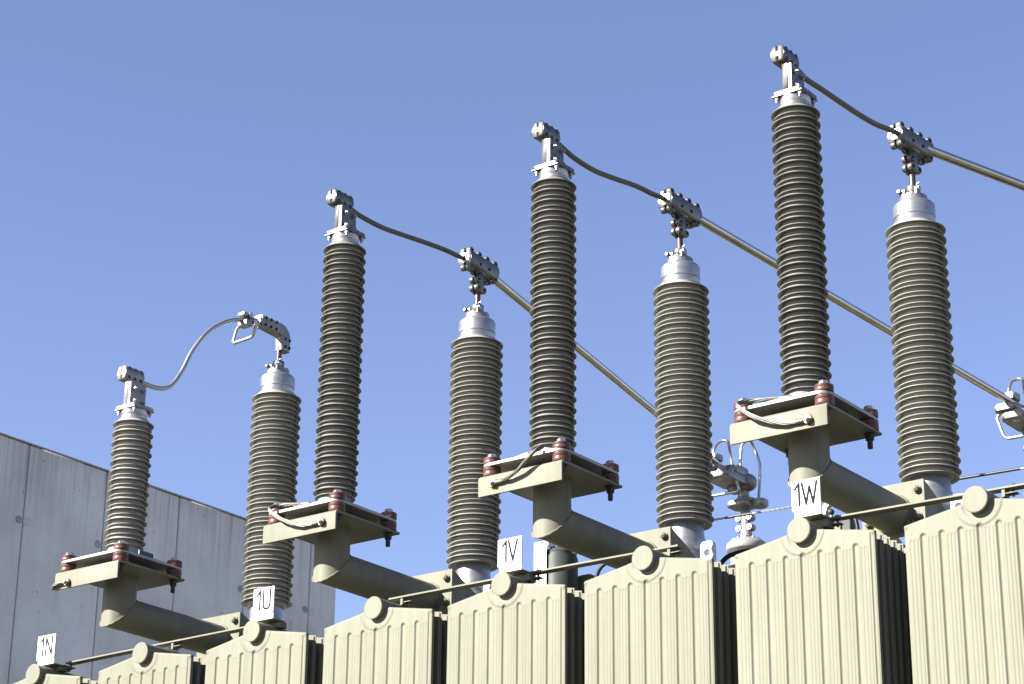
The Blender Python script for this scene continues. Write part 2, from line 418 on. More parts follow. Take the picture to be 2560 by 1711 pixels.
# ------------------------------------------------------------------ phase signs
def strokes(ch):
    if ch == '1': return [[(-.016, .021), (0, .040), (0, -.040)]], .018
    if ch == 'N': return [[(0, -.040), (0, .040), (.036, -.040), (.036, .040)]], .036
    if ch == 'U': return [[(0, .040), (0, -.020)] + [(.018-.018*math.cos(a), -.020-.020*math.sin(a)) for a in [PI*i/8 for i in range(1, 8)]] + [(.036, -.020), (.036, .040)]], .036
    if ch == 'V': return [[(0, .040), (.020, -.040), (.040, .040)]], .04
    if ch == 'W': return [[(0, .040), (.015, -.040), (.0285, .024), (.042, -.040), (.057, .040)]], .057
def ribbon(m, pts, y, wd, th):
    for a, b in zip(pts[:-1], pts[1:]):
        a = Vector((a[0], 0, a[1])); b = Vector((b[0], 0, b[1])); d = (b-a).normalized(); n = Vector((-d.z, 0, d.x))*wd/2
        R = [[a+n+Vector((0,y,0)), a-n+Vector((0,y,0)), a-n+Vector((0,y-th,0)), a+n+Vector((0,y-th,0))],
             [b+n+Vector((0,y,0)), b-n+Vector((0,y,0)), b-n+Vector((0,y-th,0)), b+n+Vector((0,y-th,0))]]
        m.rings(R)
        th += .00003
    for p in pts: m.lathe([(wd/2, 0), (wd/2, th)], (p[0], y, p[1]), (0, -1, 0), 10); th += .00003
def sign(i, txt, dx, z0, z1, lab):
    x = RX[i]; zo = zoff(x)
    t = thing('phase_sign', lab, 'sign', (x+dx, .04, .08+zo), 'phase signs on the radiator headers')
    Z0 = z0-.08; H = z1-z0
    m = MB(); m.box(-.0535, .0535, -.006, -.003, Z0+.0225, Z0+H, .0006); m.build('plate', WHITE, t)
    m = MB(); m.box(-.048, .0525, -.0025, .0015, Z0, Z0+H-.012, .0005); m.build('backing_strip', WHITEP, t)
    m = MB(); m.box(-.045, .05, .002, .07, Z0-.002, Z0+.003, .0005); m.box(-.02, .05, .045, .080, -.012, Z0-.003, .001); m.build('bracket', PAINT, t)
    zc = Z0+.0225+(H-.0225)*.53
    L1, w1 = strokes('1'); L2, w2 = strokes(txt[1]); gap = .018 if txt[1] in 'NU' else .011
    tot = .016+gap+w2; x0 = -tot/2+.016+.001; sc = .98
    for ch, ls, off in (('1', L1, x0), (txt[1], L2, x0+gap)):
        m = MB()
        for l in ls: ribbon(m, [(p[0]*sc+off, p[1]*.93+zc) for p in l], -.0061, .0082, .0005)
        m.build('lettering', INK, t, smooth=False)
    m = MB()
    for sx in (-.042, .043):
        for sz in (Z0+.031, Z0+H-.010): m.cyl((sx, -.0055, sz), (sx, -.0076, sz), .0024, 8)
    m.build('rivet', DARKST, t)
sign(0, '1N', 0.003, .088, .2145, 'white sign lettered 1N on the leftmost radiator header')
sign(2, '1U', 0.002, .093, .2215, 'white sign lettered 1U in front of a bushing base')
sign(4, '1V', -.005, .097, .2215, 'white sign lettered 1V against the open sky')
sign(6, '1W', 0.0, .099, .2255, 'white sign lettered 1W in front of a support pipe')

# ------------------------------------------------------------------ stations
ST = ['N', 'U', 'V', 'W']
WHERE = ['leftmost, by the concrete wall', 'second from the left', 'third from the left', 'rightmost']

def arm_pipe():
    m = MB(); r = .070; n = 40; xc, yc, zc = .195, .152, .289; R = []
    A = [(math.cos(2*PI*i/n), math.sin(2*PI*i/n)) for i in range(n)]
    R.append([(xc+r*a, yc+r*b, .4425) for a, b in A])
    R.append([(xc+r*a, yc+r*b, zc+r*b) for a, b in A])
    R.append([(xc+r*a, .7485, zc+r*b) for a, b in A])
    m.rings(R); return m
def arm_weld(i):
    m = MB(); r = .0712; n = 56; xc, yc, zc = .195, .152, .289; A = [2*PI*i_/n for i_ in range(n)]
    if i == 0: m.tube([(xc+r*math.cos(a), yc+r*math.sin(a), zc+r*math.sin(a)+.0012*math.sin(a*19)) for a in A], .0042, 8, closed=True)
    if i == 1: m.tube([(xc+.0715*math.cos(a), yc+.0715*math.sin(a), .4405) for a in A], .004, 8, closed=True)
    if i == 2: m.tube([(xc+.0715*math.cos(a), .746, zc+.0715*math.sin(a)) for a in A], .0045, 8, closed=True)
    return m
def mount_plate():
    m = MB(); y0, y1, z0, zt, th = -.038, .350, .3723, .451, .009; prof = []
    ro = .016; ri = ro-th
    prof += [(y0+th, z0), (y0, z0)]
    prof += [(y0+ro-ro*math.cos(a), zt-ro+ro*math.sin(a)) for a in [PI/2*i/6 for i in range(7)]]
    prof += [(y1, zt), (y1, zt-th)]
    prof += [(y0+th+ri-ri*math.sin(a), zt-th-ri+ri*math.cos(a)) for a in [PI/2*i/4 for i in range(5)]]
    m.prism(prof, YZ, 0, .372, .0012); return m
SP = [(.034, 0.0), (.345, 0.0), (.345, .31), (.034, .31)]
def bracket_plate():
    m = MB(); m.box(.070, .322, .750, .762, .205, .403, .0015); return m
def gusset(x):
    m = MB(); m.prism([(.763, .402), (.985, .300), (1.06, .262), (1.06, .236), (.763, .236)], YZ, x, x+.009, .0008); return m
def support_arm(k):
    x = SX[k]; zo = zoff(x+.2)
    t = thing('support_arm', 'bent green pipe bracket carrying the surge arrester, ' + ['leftmost, in front of the concrete wall', 'second from the left, left of sign 1V', 'above and right of sign 1V', 'behind the sign 1W'][k], 'bracket', (x, 0, zo), 'bent pipe brackets under the surge arresters')
    cached('pipe', arm_pipe, 'pipe', PAINT, t, None, ang=30)
    for wi in range(3): cached(('weld', wi), lambda: arm_weld(wi), 'weld_bead', PAINT, t, None)
    cached('mplate', mount_plate, 'mounting_plate', PAINT, t, None, ang=30)
    cached('bplate', bracket_plate, 'bracket_plate', PAINT, t, None)
    cached('gus0', lambda: gusset(.3105), 'gusset', PAINT, t, None); cached('gus1', lambda: gusset(.073), 'gusset', PAINT, t, None)
    def hb(): 
        q = MB(); q.lathe([(.0165, 0), (.0165, .004)], (0,0,0), (0,-1,0), 20); q.hexb((0,-.004,0), (0,-1,0), .0135, .013); q.sphere((0,-.016,0), .0085, 10, (1,.6,1)); return q
    for bx, bz in ((.294, .368), (.294, .268), (.097, .368), (.097, .268)): cached('bbolt', hb, 'bolt', PAINT, t, (bx, .7495, bz))
    def sp(h):
        q = MB(); q.lathe([(.0315, 0), (.0325, .002), (.0325, h*.5), (.0318, h*.5+.001), (.0325, h*.5+.002), (.0325, h-.002), (.030, h)], (0,0,0), (0,0,1), 32); return q
    def bolt():
        q = MB(); q.lathe([(.021, 0), (.021, .003)], (0,0,0), (0,0,1), 20); q.hexb((0,0,.003), (0,0,1), .0165, .013); return q
    def stud():
        q = MB(); q.lathe([(.020, 0), (.020, .003)], (0,0,0), (0,0,-1), 20); q.hexb((0,0,-.003), (0,0,-1), .0165, .015); q.hexb((0,0,-.0185), (0,0,-1), .0158, .006); q.cyl((0,0,-.02), (0,0,-.054), .0095, 12, .002); return q
    for sx, sy in SP:
        cached('sp0', lambda: sp(.0345), 'insulating_spacer', BROWN, t, (sx, sy, .4515))
        cached('sp1', lambda: sp(.025), 'insulating_spacer', BROWN, t, (sx, sy, .4985))
        cached('spb', bolt, 'bolt', STEEL, t, (sx, sy, .5240))
        cached('sps', stud, 'stud_nut', DARKST, t, (sx, sy, .4415))  # dark steel paints the flange's shade onto the studs and nuts
    return t

def shed_mesh(R, rc, rise, seg=56):
    m = MB(); h = .0034
    m.lathe([(rc, rise*.62), (R-.012, rise*.17), (R-.006, .0018), (R-.0022, .0), (R-.0004, .0008), (R, .0018), (R-.0008, h), (R-.004, h+.0012), (R*.8, rise*.55), (rc, rise)], (0,0,0), (0,0,1), seg, cap0=False, cap1=False)
    # close the inside
    return m
def flagclamp(a, z, CAST=CAST, kk=''):
    """terminal on an arrester head: returns nothing, adds parts to a. z = top of the silver cap"""
    def top():
        q = MB(); q.prism(rrect(-.0615, .0615, -.0615, .0615, .014), XY, 0, .012, .0018)
        q.box(-.0615, .0615, -.0605, -.050, -.0055, -.0002, .001); q.box(.050, .0605, -.048, .0605, -.0055, -.0002, .001); return q
    pl = cached(('tplate', kk), top, 'top_plate', CAST, a, (0, 0, z))
    def bt():
        q = MB(); q.hexb((0,0,.012), (0,0,1), .0085, .006); q.hexb((0,0,0), (0,0,-1), .0095, .010); q.hexb((0,0,-.010), (0,0,-1), .0088, .006); q.cyl((0,0,-.015), (0,0,-.025), .0055, 10); return q
    for sx in (-.047, .047):
        for sy in (-.047, .047): cached('tbolt', bt, 'bolt', STEEL, pl, (sx, sy, 0))
    def flag():
        q = MB(); q.box(.0005, .0165, -.047, .045, .0125, .122, .0015); return q
    fl = cached(('tflag', kk), flag, 'terminal_flag', CAST, a, (0, 0, z))
    def fb():
        q = MB(); q.lathe([(.0098, 0), (.0098, .003)], (0,0,0), (1,0,0), 16); q.hexb((.003,0,0), (1,0,0), .0088, .009); q.cyl((.012,0,0), (.017,0,0), .005, 10); return q
    for sy in (-.026, .027):
        for sz in (.036, .092): cached('fbolt', fb, 'bolt', STEEL, fl, (.0165, sy, sz))
    def jaw(s):
        q = MB(); xc = -.030; zc = .163
        if s > 0:
            poly = [(xc+.001, zc-.031), (xc+.022, zc-.031), (xc+.0285, zc-.022), (xc+.0295, zc), (xc+.0285, zc+.023), (xc+.021, zc+.032), (xc+.008, zc+.034), (xc+.001, zc+.033)]
        else:
            poly = [(xc-.001, zc+.033), (xc-.008, zc+.034), (xc-.020, zc+.031), (xc-.026, zc+.022), (xc-.027, zc), (xc-.026, zc-.022), (xc-.020, zc-.031), (xc-.001, zc-.032)]
        q.prism(poly, XZ, -.066, .046, .0045)
        if s > 0:
            q.prism([(-.0225, .0150), (0.0, .0150), (0.0, .134), (-.001, .140), (-.012, .140), (-.0225, .124)], XZ, -.049, .040, .002)
        return q
    j1 = cached(('jawr', kk), lambda: jaw(1), 'clamp_jaw', CAST, a, (0, 0, z), ang=50); cached(('jawl', kk), lambda: jaw(-1), 'clamp_jaw', CAST, a, (0, 0, z), ang=50)
    def bore():
        q = MB(); q.lathe([(.0001, 0), (.0105, .0004), (.0115, .002)], (-.030, -.0668, .163), (0,1,0), 20, cap0=False); return q
    cached('bore', bore, 'cable_bore', BORE, a, (0, 0, z))
    def soc():
        q = MB(); q.lathe([(.0088, 0), (.0088, .0012), (.0068, .0016), (.0052, -.0005), (.0052, -.002)], (0,0,0), (1,0,0), 14, cap1=True); return q
    for i, sy in enumerate((-.045, -.010, .025)):
        cached('soc', soc, 'clamp_bolt', DARKST, j1, (-.0012, sy, .143)); cached('soc', soc, 'clamp_bolt', DARKST, j1, (-.0022, sy, .184))

def arrester(k):
    x = SX[k]; ax, ay = .190, .162; zo = zoff(x+.2)
    Zt = (1.1175 if k == 0 else 1.6355); Zb = .592
    lab = ['short grey ribbed surge arrester on the leftmost bracket, by the concrete wall', 'tall grey ribbed surge arrester second from the left, by the second bushing', 'tall grey ribbed surge arrester standing above and right of sign 1V', 'tallest looking grey ribbed surge arrester, rightmost, above sign 1W'][k]
    t = thing('surge_arrester', lab, 'surge arrester', (x+ax, ay, .4875+zo), 'surge arresters on the pipe brackets')
    z0 = .4875
    def plate():
        q = MB(); q.prism(rrect(-.187, .183, -.195, .183, .033, 6), XY, 0, .0105, .0012); return q
    cached('aplate', plate, 'base_plate', GALV, t, (0, 0, -.001))
    def core(h, zt):
        q = MB(); q.lathe([(.070, .0098), (.070, .03), (.068, .034), (.068, h)], (0,0,0), (0,0,1), 32); return q
    c = cached(('acore', k == 0), lambda: core(Zt-z0+.0215, 0), 'insulator_core', BSHED if k == 0 else SHED, t, (0,0,0))
    n = 13 if k == 0 else 25; p = (Zt-Zb)/(n-1)
    for i in range(n):
        cached(('ashed', k == 0), lambda: shed_mesh(.0885, .066, .021), 'shed', BSHED if k == 0 else SHED, c, (0, 0, Zb+p*i-z0))
        if i < n-1 or True:
            cached(('ashed2', k == 0), lambda: shed_mesh(.0805, .066, .0165), 'shed', BSHED if k == 0 else SHED, c, (0, 0, Zb+p*i-z0-p/2))
    def cap():
        q = MB(); q.lathe([(.054, 0), (.056, .005), (.057, .010), (.057, .034), (.0562, .035), (.0575, .037), (.0575, .0655)], (0,0,0), (0,0,1), 40); return q
    cached('acap', cap, 'end_fitting', ALU, t, (0, 0, Zt-z0+.006))
    flagclamp(t, Zt-z0+.072, CASTN if k == 0 else CAST, 'n' if k == 0 else '')
    if k == 0:
        m = MB(); m.prism(rrect(0, .082, .0, .036, .004, 3), lambda u, v, a: (a, u, v), 0, .0025); o = m.build('label_plate', BLUE, t, loc=(.109, -.018, .020)); o['label'] = 'small blue label plate'
        m = MB(); m.box(.109, .1115, -.0195, -.0183, .020, .056); m.build('label_edge', WHITEP, t)
    return t

def bushing(k):
    x = SX[k]; bx, by = .214, 1.03; zo = zoff(x+.2); dirx = {1: -.162, 2: .080, 3: .33}.get(k, 0)
    Zt, Zb = 1.4885, .513
    lab = ['ribbed grey transformer bushing with an elbow clamp on top, behind sign 1U', 'ribbed grey transformer bushing left of sign 1V, second of four', 'ribbed grey transformer bushing right of sign 1V, third of four', 'rightmost and thickest looking ribbed grey transformer bushing'][k]
    t = thing('bushing', lab, 'bushing', (x+bx, by, .22+zo), 'transformer bushings')
    def base():
        q = MB(); q.lathe([(.11, 0), (.11, .018), (.100, .022), (.0800, .060), (.0785, .075), (.0785, .150), (.0775, .152), (.0785, .154), (.0785, .215), (.074, .222), (.0735, .30)], (0,0,0), (0,0,1), 44); return q
    cached('bbase', base, 'base_flange', ALU, t, (0,0,0))
    def core():
        q = MB(); q.lathe([(.082, 0), (.090, .008), (.090, 1.019)], (0,0,0), (0,0,1), 40); return q
    c = cached('bcore', core, 'insulator_core', BSHED, t, (0, 0, Zb-.02-.22))
    n = 23; p = (Zt-Zb)/(n-1)
    for i in range(n):
        s = 1.0 if i else 1.0
        cached('bshed', lambda: shed_mesh(.1155, .088, .022, 64), 'shed', BSHED, c, (0, 0, .02+p*i))
        if i: cached('bshed2', lambda: shed_mesh(.1068, .088, .0175, 64), 'shed', BSHED, c, (0, 0, .02+p*i-p/2))
        else: cached('bshed2', None, 'shed', BSHED, c, (0, 0, .02-p/2)) if 'bshed2' in cache else None
    def cap():
        q = MB(); z = 0
        q.lathe([(.0765, 0), (.0785, .004), (.0785, .045), (.0770, .0465), (.0805, .049), (.0805, .094), (.0790, .101), (.0740, .107), (.0640, .112), (.0550, .1145), (.0535, .117), (.0535, .137), (.0515, .140), (.040, .141), (.040, .1475)], (0,0,0), (0,0,1), 56); return q
    cp = cached('bcap', cap, 'head_cap', ALU, t, (0, 0, Zt+.008-.22))
    H = Zt+.008+.1475-.22
    def ring():
        q = MB(); q.lathe([(.0145, .010), (.026, .010), (.0275, .012), (.0275, .034), (.026, .036), (.0145, .036)], (0,0,0), (0,0,1), 28)
        q.box(-.052, -.022, -.021, -.001, .008, .030, .004); q.cyl((-.046, -.035, .019), (-.046, .01, .019), .0085, 12, .002)
        return q
    cached('bring', ring, 'rod_collar', CAST, t, (0, 0, H))
    def vs():
        q = MB(); q.hexb((0, 0, -.008), (0,0,1), .0075, .012); return q
    for a in (-2.3, -1.25, .6, 1.7, 2.8): cached('bvs', vs, 'vent_screw', STEEL, cp, (.040*math.cos(a), .040*math.sin(a), .1475))
    cached('btap', lambda: MB().box(.028, .050, -.050, -.030, -.006, .014, .003), 'test_tap', STEEL, cp, (0, 0, .1475))
    cached('btap2', lambda: MB().cyl((.040, -.052, -.020), (.040, -.052, .008), .006, 10, .001), 'tap_screw', STEEL, cp, (0, 0, .1475))
    cached('bwire', lambda: MB().tube([(.028, -.035, .012), (.036, -.042, .024), (.046, -.040, .032)], .0012, 6), 'seal_wire', STEEL, cp, (0, 0, .1475))
    def rod():
        q = MB(); q.cyl((0,0,-.004), (0,0,.115), .0125, 20); return q
    cached('brod', rod, 'conductor_rod', COPPER, t, (0, 0, H))
    if k:
        # T clamp: two bolted half shells along the tube, stem on the rod
        e = bpy.data.objects.new('tee_clamp', None); COL.objects.link(e); e.parent = t; e.location = (0, 0, H); e.empty_display_size = .03
        base_ang = -math.atan2(dirx, 2.7)
        e.rotation_euler = (0, 0, base_ang)
        ZC = .228
        def half(s):
            q = MB(); g0 = .0035; arc = []
            for i in range(9):
                a = -PI/2+PI*i/8; arc.append((s*(g0+.0325*math.copysign(abs(math.cos(a))**.6, math.cos(a))), ZC+.041*math.copysign(abs(math.sin(a))**.75, math.sin(a))))
            poly = [(s*g0, ZC+.041)] + arc[::-1] + [(s*g0, ZC-.041)]
            seen = []; [seen.append(p) for p in poly if all(math.hypot(p[0]-r[0], p[1]-r[1]) > 1e-6 for r in seen)]
            q.prism(seen, XZ, -.105, .118, .004)
            for i in range(4):
                yy = -.088+.063*i
                for zz in (ZC+.0415, ZC-.0415):
                    if zz < ZC and i in (1, 2): continue
                    q.lathe([(.0150, 0), (.0165, .0015), (.0165, .0200), (.0140, .0240), (.0001, .0245)], (s*g0, yy, zz-(.004 if zz > ZC else -.004)), (s, 0, 0), 18)
            # stem
            arc = [(s*(g0+.021*math.cos(-PI/2+PI*i/6)), .022*math.sin(-PI/2+PI*i/6)) for i in range(7)]
            q.prism(arc, XY, .094, ZC-.020, .003)
            q.prism([(-.022, ZC-.045), (.022, ZC-.045), (.050, ZC-.010), (-.050, ZC-.010)], lambda u, v, a: (a, u, v), s*g0, s*(g0+.022), .002)
            for zz in (.113, .152):
                for yy in (-.024, .024):
                    q.lathe([(.0150, 0), (.0165, .002), (.0165, .0150), (.0135, .0195), (.0001, .020)], (s*g0, yy*.92, zz), (s, 0, 0), 18)
            return q
        for s in (1, -1): cached(('half', s), lambda: half(s), 'clamp_shell', CAST, e, (0,0,0), ang=50)
        def soc():
            q = MB(); q.lathe([(.0072, 0), (.0072, .0016), (.0050, .0018), (.0042, 0)], (0,0,0), (1,0,0), 12); return q
        for yy, zz in ((-.088, ZC+.0415), (-.025, ZC+.0415), (.038, ZC+.0415), (.101, ZC+.0415), (-.088, ZC-.0415), (.101, ZC-.0415), (-.024, .113), (.024, .113), (-.024, .152), (.024, .152), (-.030, ZC-.012), (.038, ZC-.012)):
            cached('tsoc', soc, 'clamp_bolt', DARKST, e, ((.0282 if zz > ZC-.06 else .0238), yy if zz > ZC-.06 else yy*.92, zz-.004*(1 if zz > ZC else -1) if zz > ZC-.06 else zz) if abs(zz-ZC) > .02 else (.0362, yy, zz))
        def ring2():
            q = MB(); q.lathe([(.0118, 0), (.0225, .001), (.0225, .004), (.020, .006)], (0, -.1085, ZC), (0, 1, 0), 24, cap0=False); return q
        cached('tring', ring2, 'cable_collar', ALU, e, (0,0,0))
    else:
        # elbow clamp
        def elbow():
            q = MB(); z1 = .195; path = []
            pts = fillet([(0, -.150, z1), (0, .022, z1-.004), (0, .022, .094)], .05, 7)
            n = len(pts); R = []
            for i, pnt in enumerate(pts):
                tdir = (pts[min(i+1, n-1)]-pts[max(i-1, 0)]).normalized(); u = Vector((1,0,0)); v = tdir.cross(u).normalized()
                sc = .92 if i in (0, n-1) else 1
                rr = []
                for j in range(24):
                    a = 2*PI*j/24; c, s_ = math.cos(a), math.sin(a)
                    rr.append(pnt + u*(math.copysign(abs(c)**.55, c)*.0275*sc) + v*(math.copysign(abs(s_)**.55, s_)*.0335*sc))
                R.append(rr)
                if i == 0:
                    R[0] = [p2 for p2 in rr]; 
            q.rings(R); return q
        el = elbow().build('elbow_clamp', CASTN, t, loc=(0, 0, H), ang=50)
        m = MB(); m.lathe([(.0235, 0), (.0245, .002), (.0245, .012)], (0, -.162, .195), (0, 1, 0), 24); m.build('cable_collar', ALU, t, loc=(0, 0, H))
        def soc():
            q = MB(); q.lathe([(.0078, 0), (.0078, .0014), (.0056, .0017), (.0045, 0)], (0,0,0), (1,0,0), 12); return q
        for yy, zz in ((-.128, .214), (-.092, .214), (-.055, .214), (-.128, .178), (-.092, .178), (-.055, .178), (.012, .150), (.012, .112), (.040, .150), (.040, .112)):
            cached('esoc', soc, 'clamp_bolt', DARKST, el, (.0272, yy, zz))
    return t
for k in range(4): support_arm(k)
for k in range(4): arrester(k)
for k in range(4): bushing(k)

# ------------------------------------------------------------------ jumper cables from arresters to bushings
CAB = [
 [(.141,.263,1.351),(.150,.340,1.351),(.157,.406,1.380),(.163,.460,1.461),(.169,.513,1.579),(.179,.593,1.696),(.189,.687,1.773),(.200,.776,1.812)],
 [(.142,.277,1.870),(.149,.340,1.861),(.160,.432,1.855),(.173,.552,1.862),(.189,.700,1.873),(.202,.810,1.8775)],
 [(.143,.287,1.873),(.149,.341,1.858),(.157,.410,1.848),(.166,.493,1.845),(.179,.605,1.855),(.193,.734,1.870),(.205,.837,1.872)],
 [(.142,.274,1.875),(.148,.330,1.862),(.159,.429,1.860),(.172,.547,1.855),(.186,.667,1.851),(.199,.781,1.855)]]
for k in range(4):
    zo = zoff(SX[k]+.2); P = []
    for i, p in enumerate(CAB[k]):
        f = 1-i/(len(CAB[k])-1)
        P.append((SX[k]+p[0]+.022*f, p[1]-.033*f, p[2]-.012*f))
    zend = 1.872+zo if k else 1.838+zo
    zs = (1.1175 if k == 0 else 1.6355)+.072+.163+zo
    P = [(SX[k]+.160, .10, zs), (SX[k]+.160, .19, zs-.0005)] + P[0:] 
    P += [(SX[k]+.212, .90 if k else .86, zend+(-.002 if k else 0)), (SX[k]+.214, .965 if k else .90, zend)]
    lab = ['pale S-shaped cable rising from the short arrester to the elbow clamp', 'dull curved cable between the second arrester and the second bushing', 'dull curved cable between the third arrester and the third bushing', 'dull curved cable at top right, from the rightmost arrester to its bushing'][k]
    c0 = P[0]
    m = MB(); m.tube([(q[0]-c0[0], q[1]-c0[1], q[2]-c0[2]) for q in spline(P, 7)], .0106, 14)
    o = m.build('jumper_cable', CABLE if k else ALU, None, loc=c0); o['label'] = lab; o['category'] = 'cable'; o['group'] = 'cables joining arresters and bushings'

# earthing stirrup on the neutral cable
def stirrup():
    X0, Y0, Z0 = SX[0]+.205, .80, 1.822
    t = thing('earthing_stirrup', 'bare square rod loop clamped on the cable beside the elbow clamp', 'earthing loop', (X0, Y0, Z0))
    m = MB(); m.tube(fillet([(.010, .03, -.004), (.040, .04, -.001), (.014, .04, -.080), (-.112, .04, -.086), (-.088, .04, -.012), (-.05, .036, -.006)], .018, 5), .0078, 12); m.build('rod_loop', ALU, t)
    m = MB(); m.box(-.030, .030, -.022, .022, -.040, -.012, .006, 2); m.box(-.045, -.02, .01, .045, -.022, .002, .004); m.box(-.004, .024, .012, .044, -.018, .006, .004); m.build('clamp_base', CASTN, t)
    m = MB(); m.box(-.030, .016, -.026, .020, .008, .030, .007, 2); m.build('clamp_cap', CASTN, t)
    m = MB(); m.hexb((.022, .012, .004), (0, 0, 1), .010, .026); m.build('clamp_bolt', STEEL, t)
stirrup()

# ------------------------------------------------------------------ busbar tubes and far terminals
ENDS = {1: (-1.748, 3.8, 1.785), 2: (-.004, 3.8, 1.775), 3: (1.84, 3.8, 1.775)}
for k in (1, 2, 3):
    zo = zoff(SX[k]+.2); a = Vector((SX[k]+.214, 1.03, 1.872+zo)); b = Vector(ENDS[k]); d = (b-a).normalized()
    a2 = a + d*.02; b2 = b + d*.06
    m = MB(); m.cyl((0,0,0), b2-a2, .0195, 28)
    o = m.build('busbar_tube', TUBE, None, loc=a2)
    o['label'] = ['straight metal busbar tube falling steeply from the second bushing', 'straight metal busbar tube passing behind the rightmost arrester and bushing', 'straight metal busbar tube leaving through the right edge of the frame'][k-1]
    o['category'] = 'busbar'; o['group'] = 'tubular busbars to the rear terminals'

def terminal(k, group='rear terminals'):
    ex, ey, ez = ENDS[k]
    ox = ex+.045; oy = 4.0; dz = ez-1.785
    lab = {1: 'silver rear terminal with looped rods, seen between signs 1V and 1W', 2: 'rear terminal cut by the right edge, showing one square rod loop', 3: 'silver rear terminal at the far end of the rightmost busbar tube'}[k]
    t = thing('rear_terminal', lab, 'terminal', (ox, oy, GZ), group)
    def P(m, n, mt, **kw): return m.build(n, mt, t, loc=(0, 0, -GZ+dz), **kw)
    m = MB(); m.lathe([(.2, GZ-dz), (.2, GZ+.02-dz), (.09, GZ+.04-dz), (.09, .0), (.16, .02), (.16, .05)], (0,0,0), (0,0,1), 28); P(m, 'pedestal', GALV)
    m = MB(); pr = [(.08, .05)]
    for i in range(26): z = .08+i*.046; pr += [(.085, z), (.125, z+.004), (.125, z+.008), (.085, z+.026)]
    pr += [(.085, 1.30)]; m.lathe(pr, (0,0,0), (0,0,1), 32); P(m, 'insulator', SHED)
    m = MB(); m.lathe([(.090, 1.25), (.090, 1.318), (.098, 1.326), (.108, 1.332), (.112, 1.338), (.112, 1.366), (.108, 1.373), (.092, 1.388), (.088, 1.392), (.034, 1.394), (.032, 1.40), (.032, 1.452)], (0,0,0), (0,0,1), 48); P(m, 'head_cap', PALE)
    m = MB()
    for i in range(10):
        a = 2*PI*i/10+.2; m.hexb((.068*math.cos(a), .068*math.sin(a), 1.391), (0,0,1), .011, .013)
    P(m, 'cap_bolt', STEEL)
    m = MB(); m.lathe([(.026, 1.425), (.028, 1.43), (.028, 1.556), (.024, 1.566), (.020, 1.572), (.020, 1.60)], (0,0,0), (0,0,1), 24)
    for zz in (1.463, 1.520):
        for sx in (-.034, .034):
            m.lathe([(.017, -.024), (.020, -.018), (.020, .018), (.017, .024)], (sx, -.004, zz), (0, 1, 0), 16)
    P(m, 'stem_clamp', CASTN, ang=50)
    m = MB()
    for zz in (1.463, 1.520):
        for sx in (-.034, .034): m.hexb((sx, -.026, zz), (0, -1, 0), .009, .008)
    P(m, 'clamp_bolt', STEEL)
    m = MB(); m.prism(rrect(-.085, .040, -.075, .065, .03), XY, 1.584, 1.612, .006); m.prism(rrect(.02, .105, .0, .085, .02), XY, 1.586, 1.626, .008); m.prism(rrect(-.05, .05, -.05, .05, .04), XY, 1.6115, 1.632, .006); P(m, 'lug_plate', CASTN)
    m = MB(); m.cyl((-.01, 0, 1.63), (-.01, 0, 1.70), .032, 20, .004)
    m.sphere((-.058, -.015, 1.705), .044, 18, (1, 1, .95)); m.sphere((.022, .0, 1.722), .050, 20); m.cyl((-.058, -.015, 1.705), (.022, 0, 1.722), .030, 16); P(m, 'ball_joint', CASTN, ang=50)
    m = MB(); m.prism(rrect(-.125, -.005, -.29, -.11, .02), XY, 1.738, 1.770, .010); m.prism(rrect(-.105, .045, -.27, -.01, .03), XY, 1.695, 1.7345, .012); m.prism(rrect(-.075, -.015, -.27, -.19, .012), XY, 1.796, 1.830, .008); m.prism(rrect(-.050, .035, -.15, .0, .02), XY, 1.745, 1.790, .010)
    m.prism(rrect(-.052, .0, -.04, .03, .012), XY, 1.775, 1.815, .008); P(m, 'tube_clamp', CASTN, ang=50)
    # arched flexible links
    m = MB(); m.tube(spline([(-.076, -.20, 1.825), (-.072, -.20, 1.870), (-.078, -.15, 1.925), (-.056, -.13, 1.944), (-.028, -.12, 1.930), (-.055, -.05, 1.880), (-.046, -.04, 1.785)], 6), .0085, 12); P(m, 'arched_link', ALU)
    m = MB(); m.tube(spline([(-.026, 0, 1.80), (-.021, 0, 1.882), (-.014, .01, 1.950), (.010, .05, 1.984), (.014, .09, 1.945), (.036, .10, 1.870), (.040, .10, 1.800), (.030, .09, 1.610)], 6), .0085, 12); P(m, 'arched_link', ALU)
    m = MB(); m.tube(fillet([(-.032, -.15, 1.762), (.010, -.15, 1.772), (.058, -.15, 1.628), (-.135, -.15, 1.632), (-.175, -.15, 1.765), (-.08, -.15, 1.772)], .03, 6), .0085, 12); P(m, 'rod_loop', ALU)
    return t
terminal(1); terminal(2); terminal(3)

